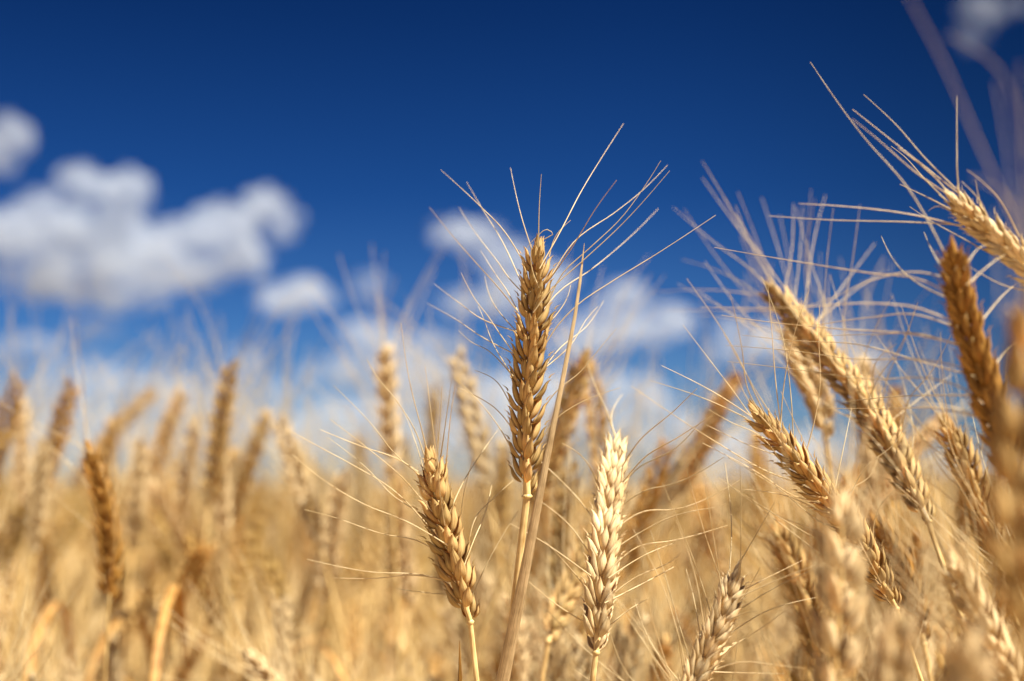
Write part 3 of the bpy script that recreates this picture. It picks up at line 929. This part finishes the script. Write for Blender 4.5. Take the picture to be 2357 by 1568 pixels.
# the rest of the field as one mass
def mass():
    r = np.random.default_rng(5)
    parts = {'ear': [[], [], [], []], 'stem': [[], [], [], []]}
    cnt = {'ear': 0, 'stem': 0}
    libs = {1: [], 2: []}
    for q in range(8):
        for lod in (1, 2):
            s, e, b, l_ = local_stalk(300 + q, .9, .05 + .05 * q, lod, .08 * (q % 4))
            libs[lod].append((MBjoin(e, b), MBjoin(s, *l_), e.data()[0][:, 2].max()))

    def put(x, y, top, lod):
        i = r.integers(8)
        E, St, zt = libs[lod][i]
        sc = top / zt
        a = r.uniform(0, 2 * math.pi)
        c, s = math.cos(a) * sc, math.sin(a) * sc
        R = np.array(((c, -s, 0), (s, c, 0), (0, 0, sc)))
        tint = r.random()
        for key, (v, h, t, f) in (('ear', E), ('stem', St)):
            vv = v @ R.T + np.array((x, y, 0))
            p = parts[key]
            p[0].append(vv)
            p[1].append(h)
            p[2].append(np.full(len(v), tint))
            p[3].append(f + cnt[key])
            cnt[key] += len(v)

    # near band: beside and behind the copied stalks
    for _ in range(3000):
        y = 1.0 + 4.5 * r.random() ** 1.2
        x = (r.random() * 2 - 1) * (0.5 * y + 0.5)
        if y < 2.2 and abs(x) < .38 * y and r.random() < .55:
            continue
        put(x, y, float(np.clip(r.normal(.825, .045), .68, .90)), 1)
    for _ in range(9000):
        y = 5.0 + 55 * r.random() ** 1.7
        x = (r.random() * 2 - 1) * (0.5 * y + 1.0)
        put(x, y, float(np.clip(r.normal(.84, .04), .7, .93)), 2)
    me = bpy.data.meshes.new('wheat_crop')
    v = np.vstack(parts['ear'][0] + parts['stem'][0])
    h = np.vstack(parts['ear'][1] + parts['stem'][1])
    t = np.concatenate(parts['ear'][2] + parts['stem'][2])
    fe = np.vstack(parts['ear'][3])
    fs = np.vstack(parts['stem'][3]) + cnt['ear']
    me = to_mesh('wheat_crop', M['field'], v, h, t, np.vstack([fe, fs]))
    me.materials.append(M['stem'])
    idx = np.zeros(len(fe) + len(fs), dtype=np.int32)
    idx[len(fe):] = 1
    me.polygons.foreach_set('material_index', idx)
    o = obj('wheat_crop', me)
    tag(o, 'far mass of ripe golden wheat filling the field to the horizon', 'wheat crop', None, 'stuff')


def MBjoin(*ab):
    m = MB()
    for q in ab:
        if q.n:
            v, h, t, f = q.data()
            m.add(v, h, f)
    return m.data()


mass()

# ------------------------------------------------------------------ soil
gm = bpy.data.materials.new('soil')
gm.use_nodes = True
g = gm.node_tree
bs = g.nodes['Principled BSDF']
bs.inputs['Roughness'].default_value = 0.95
n1 = g.nodes.new('ShaderNodeTexNoise')
n1.inputs['Scale'].default_value = 14
n1.inputs['Detail'].default_value = 8
tc = g.nodes.new('ShaderNodeTexCoord')
g.links.new(tc.outputs['Object'], n1.inputs['Vector'])
cr = g.nodes.new('ShaderNodeValToRGB')
cr.color_ramp.elements[0].position = .35
cr.color_ramp.elements[0].color = (.17, .10, .05, 1)
cr.color_ramp.elements[1].position = .65
cr.color_ramp.elements[1].color = (.46, .32, .16, 1)
g.links.new(n1.outputs['Fac'], cr.inputs[0])
g.links.new(cr.outputs[0], bs.inputs['Base Color'])
bm = bmesh.new()
bmesh.ops.create_grid(bm, x_segments=8, y_segments=8, size=6000)
me = bpy.data.meshes.new('ground')
bm.to_mesh(me)
bm.free()
me.materials.append(gm)
tag(obj('ground', me), 'dry brown soil with straw litter under the wheat', 'ground', None, 'structure')

# ------------------------------------------------------------------ clouds
cm = bpy.data.materials.new('cloud_vapour')
cm.use_nodes = True
c_ = cm.node_tree
c_.nodes.clear()
cout = c_.nodes.new('ShaderNodeOutputMaterial')
cv = c_.nodes.new('ShaderNodeVolumePrincipled')
cv.inputs['Color'].default_value = (.52, .58, .68, 1)
cv.inputs['Anisotropy'].default_value = .15
ctc = c_.nodes.new('ShaderNodeTexCoord')
cn = c_.nodes.new('ShaderNodeTexNoise')
cn.inputs['Scale'].default_value = 1 / 28
cn.inputs['Detail'].default_value = 6
cn.inputs['Roughness'].default_value = .62
cmr = c_.nodes.new('ShaderNodeMapRange')
cmr.interpolation_type = 'SMOOTHSTEP'
cmr.inputs['From Min'].default_value = .42
cmr.inputs['From Max'].default_value = .66
coi = c_.nodes.new('ShaderNodeObjectInfo')
cmu = c_.nodes.new('ShaderNodeMath')
cmu.operation = 'MULTIPLY'
cmu2 = c_.nodes.new('ShaderNodeMath')
cmu2.operation = 'MULTIPLY'
cmu2.inputs[1].default_value = .06
c_.links.new(ctc.outputs['Object'], cn.inputs['Vector'])
c_.links.new(cn.outputs['Fac'], cmr.inputs['Value'])
c_.links.new(cmr.outputs[0], cmu.inputs[0])
c_.links.new(coi.outputs['Alpha'], cmu.inputs[1])
c_.links.new(cmu.outputs[0], cmu2.inputs[0])
c_.links.new(cmu2.outputs[0], cv.inputs['Density'])
c_.links.new(cv.outputs[0], cout.inputs['Volume'])
S.cycles.volume_bounces = 3
S.cycles.volume_max_steps = 96
S.cycles.volume_step_rate = 2.0


def cloud(label, puffs, alpha=1.0, D=1500.0, seed=0):
    """puffs: photo x, y, half width, half height"""
    r = random.Random(seed)
    bm = bmesh.new()
    c0 = at(puffs[0][0], puffs[0][1], D)
    more = []
    for (x, y, w, h) in puffs:
        for q in range(5):
            a = r.uniform(-.3, 3.5)
            k = r.uniform(.28, .5)
            more.append((x + math.cos(a) * w * .78, y - math.sin(a) * h * .74, w * k, h * k))
    for (x, y, w, h) in list(puffs) + more:
        c = at(x, y, D + r.uniform(-.04, .04) * D) - c0
        sx, sz = w * K * D, h * K * D
        sy = (sx + sz) / 2
        res = bmesh.ops.create_icosphere(bm, subdivisions=4, radius=1.0)
        o_ = Vector((r.random() * 50, r.random() * 50, r.random() * 50))
        for v in res['verts']:
            p = v.co.copy()
            d = 1 + .42 * noise.noise(p * 1.6 + o_) + .26 * noise.noise(p * 3.7 + o_) + .12 * noise.noise(p * 8 + o_)
            zz = p.z if p.z > 0 else p.z * .8
            v.co = Vector((p.x * d * sx, p.y * d * sy, zz * d * sz)) + Vector(c)
    me = bpy.data.meshes.new('cloud')
    bm.to_mesh(me)
    bm.free()
    tmp = bpy.data.objects.new('cloud_source', me)
    COL.objects.link(tmp)
    md = tmp.modifiers.new('remesh', 'REMESH')
    md.mode = 'VOXEL'
    md.voxel_size = D * .0022
    dg = bpy.context.evaluated_depsgraph_get()
    me2 = bpy.data.meshes.new_from_object(tmp.evaluated_get(dg))
    bpy.data.objects.remove(tmp)
    me = me2
    me.name = 'cloud'
    me.materials.clear()
    me.materials.append(cm)
    o = obj('cloud', me, None, Vector(c0))
    o.color = (1, 1, 1, alpha)
    tag(o, label, 'cloud', 'clouds in the blue sky')


cloud('largest white cumulus cloud with a grey base at the left', [(200, 450, 80, 70), (290, 455, 55, 60), (60, 545, 100, 85), (190, 570, 150, 110), (330, 610, 110, 75), (430, 600, 110, 90),
      (510, 550, 85, 75), (560, 600, 55, 60), (130, 640, 130, 60), (260, 680, 120, 45), (625, 505, 60, 70), (600, 460, 40, 35)], 1.0, seed=1)
cloud('small white cloud cut by the left edge above the largest one', [(20, 315, 52, 52), (0, 370, 50, 45), (40, 345, 30, 40)], .9, seed=2)
cloud('small oval cloud with a flat base beside the largest cloud', [(680, 685, 80, 48), (650, 695, 60, 36), (715, 695, 55, 34)], .95, seed=3)
cloud('faint little round cloud right of the oval one', [(855, 665, 48, 42), (835, 650, 30, 26)], .25, seed=4)
cloud('white cloud behind the tip of the tallest wheat ear', [(1050, 545, 55, 42), (1100, 565, 60, 50), (1180, 615, 70, 60), (1200, 690, 90, 60), (1260, 640, 60, 40), (1050, 700, 50, 40)], .8, seed=5)
cloud('white cloud right of the dry leaf blade', [(1440, 690, 55, 45), (1500, 745, 90, 50), (1410, 750, 90, 55), (1340, 790, 70, 45), (1530, 760, 60, 35)], .8, seed=6)
cloud('low white cloud left of centre above the tall blurred ear', [(820, 775, 50, 38), (870, 800, 65, 45), (760, 855, 60, 38), (900, 865, 110, 60), (1000, 820, 80, 50), (980, 900, 120, 60)], .95, seed=7)
cloud('tiny pale cloud under the largest cloud', [(215, 765, 55, 38), (190, 750, 35, 22)], .25, seed=8)
cloud('thin pale cloud bank low over the left field', [(60, 800, 90, 30), (230, 880, 150, 50), (400, 930, 170, 60), (100, 950, 160, 60), (300, 1020, 300, 60), (560, 860, 50, 55), (650, 930, 60, 60), (600, 1010, 150, 70), (800, 1000, 180, 80)], .3, 1800, seed=9)
cloud('bluish wisp of cloud at the top right', [(2265, 30, 60, 50), (2235, 85, 40, 42), (2320, 15, 50, 30)], .16, seed=10)
cloud('pale low cloud behind the awns of the sloping ear', [(1720, 800, 90, 50), (1840, 790, 110, 55), (1680, 760, 40, 30), (1950, 830, 90, 60)], .55, seed=11)
cloud('low white cloud above the rust coloured ears', [(1480, 955, 70, 50), (1440, 900, 80, 40), (1550, 1000, 110, 50), (1700, 1040, 160, 50), (1250, 950, 150, 90), (1100, 1010, 160, 60)], .75, 1800, seed=12)
cloud('pale cloud low behind the right hand ears', [(1950, 1050, 200, 60), (2150, 1100, 200, 60), (1750, 1100, 150, 50)], .25, 1900, seed=13)
